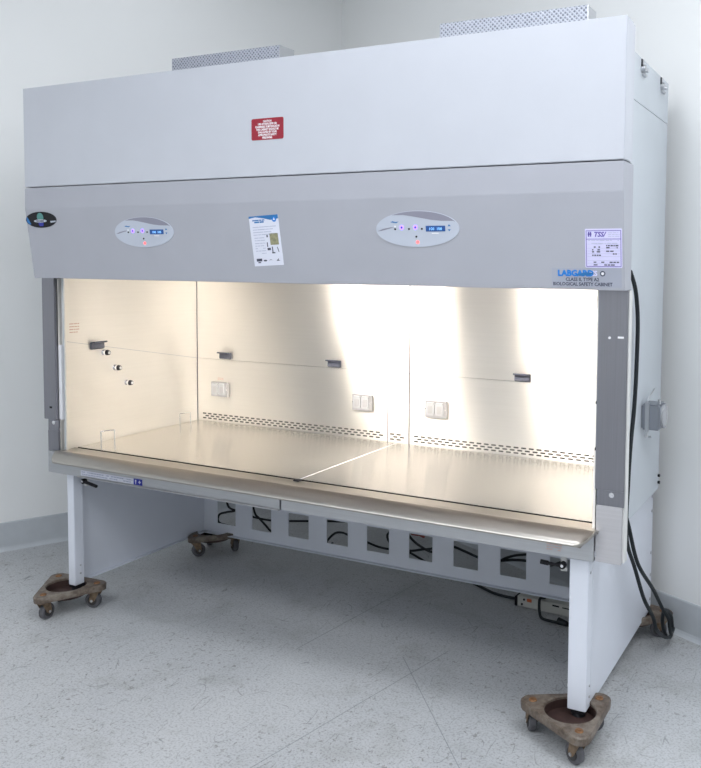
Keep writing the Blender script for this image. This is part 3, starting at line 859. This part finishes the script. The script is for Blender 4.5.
cord('black_cable', [(1.255, 1.0, .30), (1.262, .99, .250), (1.29, .988, .212), (1.34, .988, .182), (1.40, .988, .166), (1.45, .988, .19), (1.503, .99, .206), (1.56, 1.0, .190), (1.627, 1.0, .173), (1.68, 1.0, .171), (1.731, 1.0, .177), (1.79, 1.0, .19), (1.86, 1.0, .196), (1.95, 1.0, .19), (2.05, 1.0, .25), (2.08, 1.0, .36)], .006, 'rubber', 'thick black cord sloping through the sixth, seventh and eighth rail holes')
cord('black_cable', [(1.70, 1.016, .14), (1.735, 1.012, .178), (1.79, 1.012, .205), (1.86, 1.012, .223), (1.95, 1.012, .25), (1.99, 1.012, .34)], .0055, 'rubber', 'upper black cord rising to the right in the eighth rail hole')
cord('olive_cable', [(1.58, 1.25, .0045), (1.60, 1.26, .0045), (1.72, 1.22, .0045), (1.86, 1.165, .0045), (1.98, 1.10, .0045)], .0045, 'cord_y', 'thin olive cord lying on the floor behind the eighth rail hole')
cord('black_cable', [(1.46, 1.16, .0065), (1.58, 1.095, .0065), (1.68, 1.045, .0065), (1.76, 1.03, .0065), (1.81, 1.035, .0065)], .0065, 'rubber', 'black cord on the floor curving into the left end of the power strip')
c = cord('black_cable', [(1.945, .985, .055), (1.938, .945, .064), (1.940, .928, .05), (1.950, .905, .022), (1.97, .885, .0065), (2.03, .872, .008), (2.068, .868, .012), (2.10, .88, .0075), (2.12, .91, .0075), (2.18, .93, .0075)], .0062, 'rubber', 'black cord drooping over the front of the power strip to a floor plug')
pl = empty('cord_plug', (2.066, .862, 0), 'black moulded cord connector on the floor in front of the power strip', 'plug')
bm = BM(); cyl(bm, (2.045, .868, .018), (2.085, .858, .016), .015, 14, .011); obj('plug_body', bm, 'rubber', pl, smooth=True)
bm = BM(); cyl(bm, (2.085, .858, .016), (2.094, .856, .016), .009, 12); obj('plug_collar', bm, 'black', pl, smooth=True)
rp = empty('cable_connector', (1.31, .995, .20), 'small dark red cable connector hanging in the sixth rail hole', 'connector')
bm = BM(); box(bm, 1.283, 1.325, .992, 1.006, .226, .243); obj('connector_body', bm, 'redplug', rp, bevel=.003)
bm = BM(); cyl(bm, (1.325, .999, .233), (1.352, .999, .224), .006, 10); obj('connector_tip', bm, 'redplug', rp, smooth=True)
bm = BM(); tube(bm, [(1.283, .999, .235), (1.262, .999, .25), (1.258, .999, .30)], .003, 8); obj('connector_wire', bm, 'redplug', rp, smooth=True)
# the cords hanging down the right side
cord('hanging_cable', [(2.436, .36, 1.46), (2.437, .43, 1.40), (2.44, .458, 1.31), (2.44, .463, 1.20), (2.439, .448, 1.02), (2.438, .405, .862), (2.437, .388, .73), (2.437, .376, .64), (2.44, .386, .547), (2.45, .457, .444), (2.465, .543, .307), (2.48, .632, .21), (2.487, .666, .151), (2.49, .789, .075), (2.492, .90, .030), (2.489, .955, .040), (2.488, .92, .111), (2.487, .808, .17), (2.484, .785, .145), (2.482, .82, .09), (2.483, .865, .05)], .0072, 'rubber', 'thick black power cord running down the cabinet side and looping near the floor')
cord('hanging_cable', [(2.4325, .26, .80), (2.433, .33, .70), (2.434, .42, .60), (2.452, .492, .448), (2.475, .645, .307), (2.492, .75, .195), (2.507, .785, .150), (2.509, .80, .11), (2.509, .83, .075), (2.508, .88, .075)], .0072, 'rubber', 'second black cord beside the thick one, ending in the coil at the back right dolly')

# ------------------------------------------------------------------ lights
def area(name, loc, sx, sy, power, col=(.92, .95, 1.0), rz=0):
    l = bpy.data.lights.new(name, 'AREA'); l.shape = 'RECTANGLE'; l.size = sx; l.size_y = sy
    l.energy = power; l.color = col
    o = bpy.data.objects.new(name, l); COL.objects.link(o); o.location = loc; o.rotation_euler = (0, 0, rz)
    return o
RZ = math.atan2(dR.y, dR.x)
for x, y, p in ((2.1, -.6, 40), (.6, .6, 12), (1.6, -2.3, 60), (3.6, -.7, 72), (0, -2.4, 34), (3.6, -2.8, 60), (1.2, -4.0, 50), (5.2, -2.0, 50)):  # panels near right wall and back corner are added to brighten those walls
    area('ceiling_and_fill_light', (x, y, 3.37), 1.2, .6, p * .40, rz=RZ)
w = bpy.data.worlds.new('room_ambient'); sc.world = w; w.use_nodes = True
w.node_tree.nodes['Background'].inputs[0].default_value = (.86, .91, 1.0, 1)
w.node_tree.nodes['Background'].inputs[1].default_value = .75

# ------------------------------------------------------------------ camera
yaw, pitch, roll = 0.45355561121443744, -0.061072056794451414, 0.00969538056105746
cl = (3.109360975046276, -2.3752584539381423, 1.4736074426741428); fpx = 841.1900378236996; px, py = 448.46855805990833, 317.0092017855335
fw = Vector((-math.sin(yaw) * math.cos(pitch), math.cos(yaw) * math.cos(pitch), math.sin(pitch)))
r = Vector((math.cos(yaw), math.sin(yaw), 0)); u = r.cross(fw)
r2 = r * math.cos(roll) + u * math.sin(roll); u2 = -r * math.sin(roll) + u * math.cos(roll)
cam = bpy.data.cameras.new('camera'); co = bpy.data.objects.new('camera', cam); COL.objects.link(co)
Mx = Matrix((r2, u2, -fw)).transposed().to_4x4(); Mx.translation = cl; co.matrix_world = Mx
cam.sensor_fit = 'HORIZONTAL'; cam.sensor_width = 36; cam.lens = fpx * 36 / 701
cam.shift_x = -(px - 350.5) / 701; cam.shift_y = -(384 - py) / 701
cam.clip_start = .05; cam.clip_end = 50
sc.camera = co
try:
    sc.cycles.use_denoising = True
    sc.cycles.sample_clamp_indirect = 6
except Exception: pass
vs_ = sc.view_settings
vs_.view_transform = 'Standard'; vs_.look = 'None'; vs_.gamma = 1; vs_.use_curve_mapping = False; vs_.exposure = 0.3
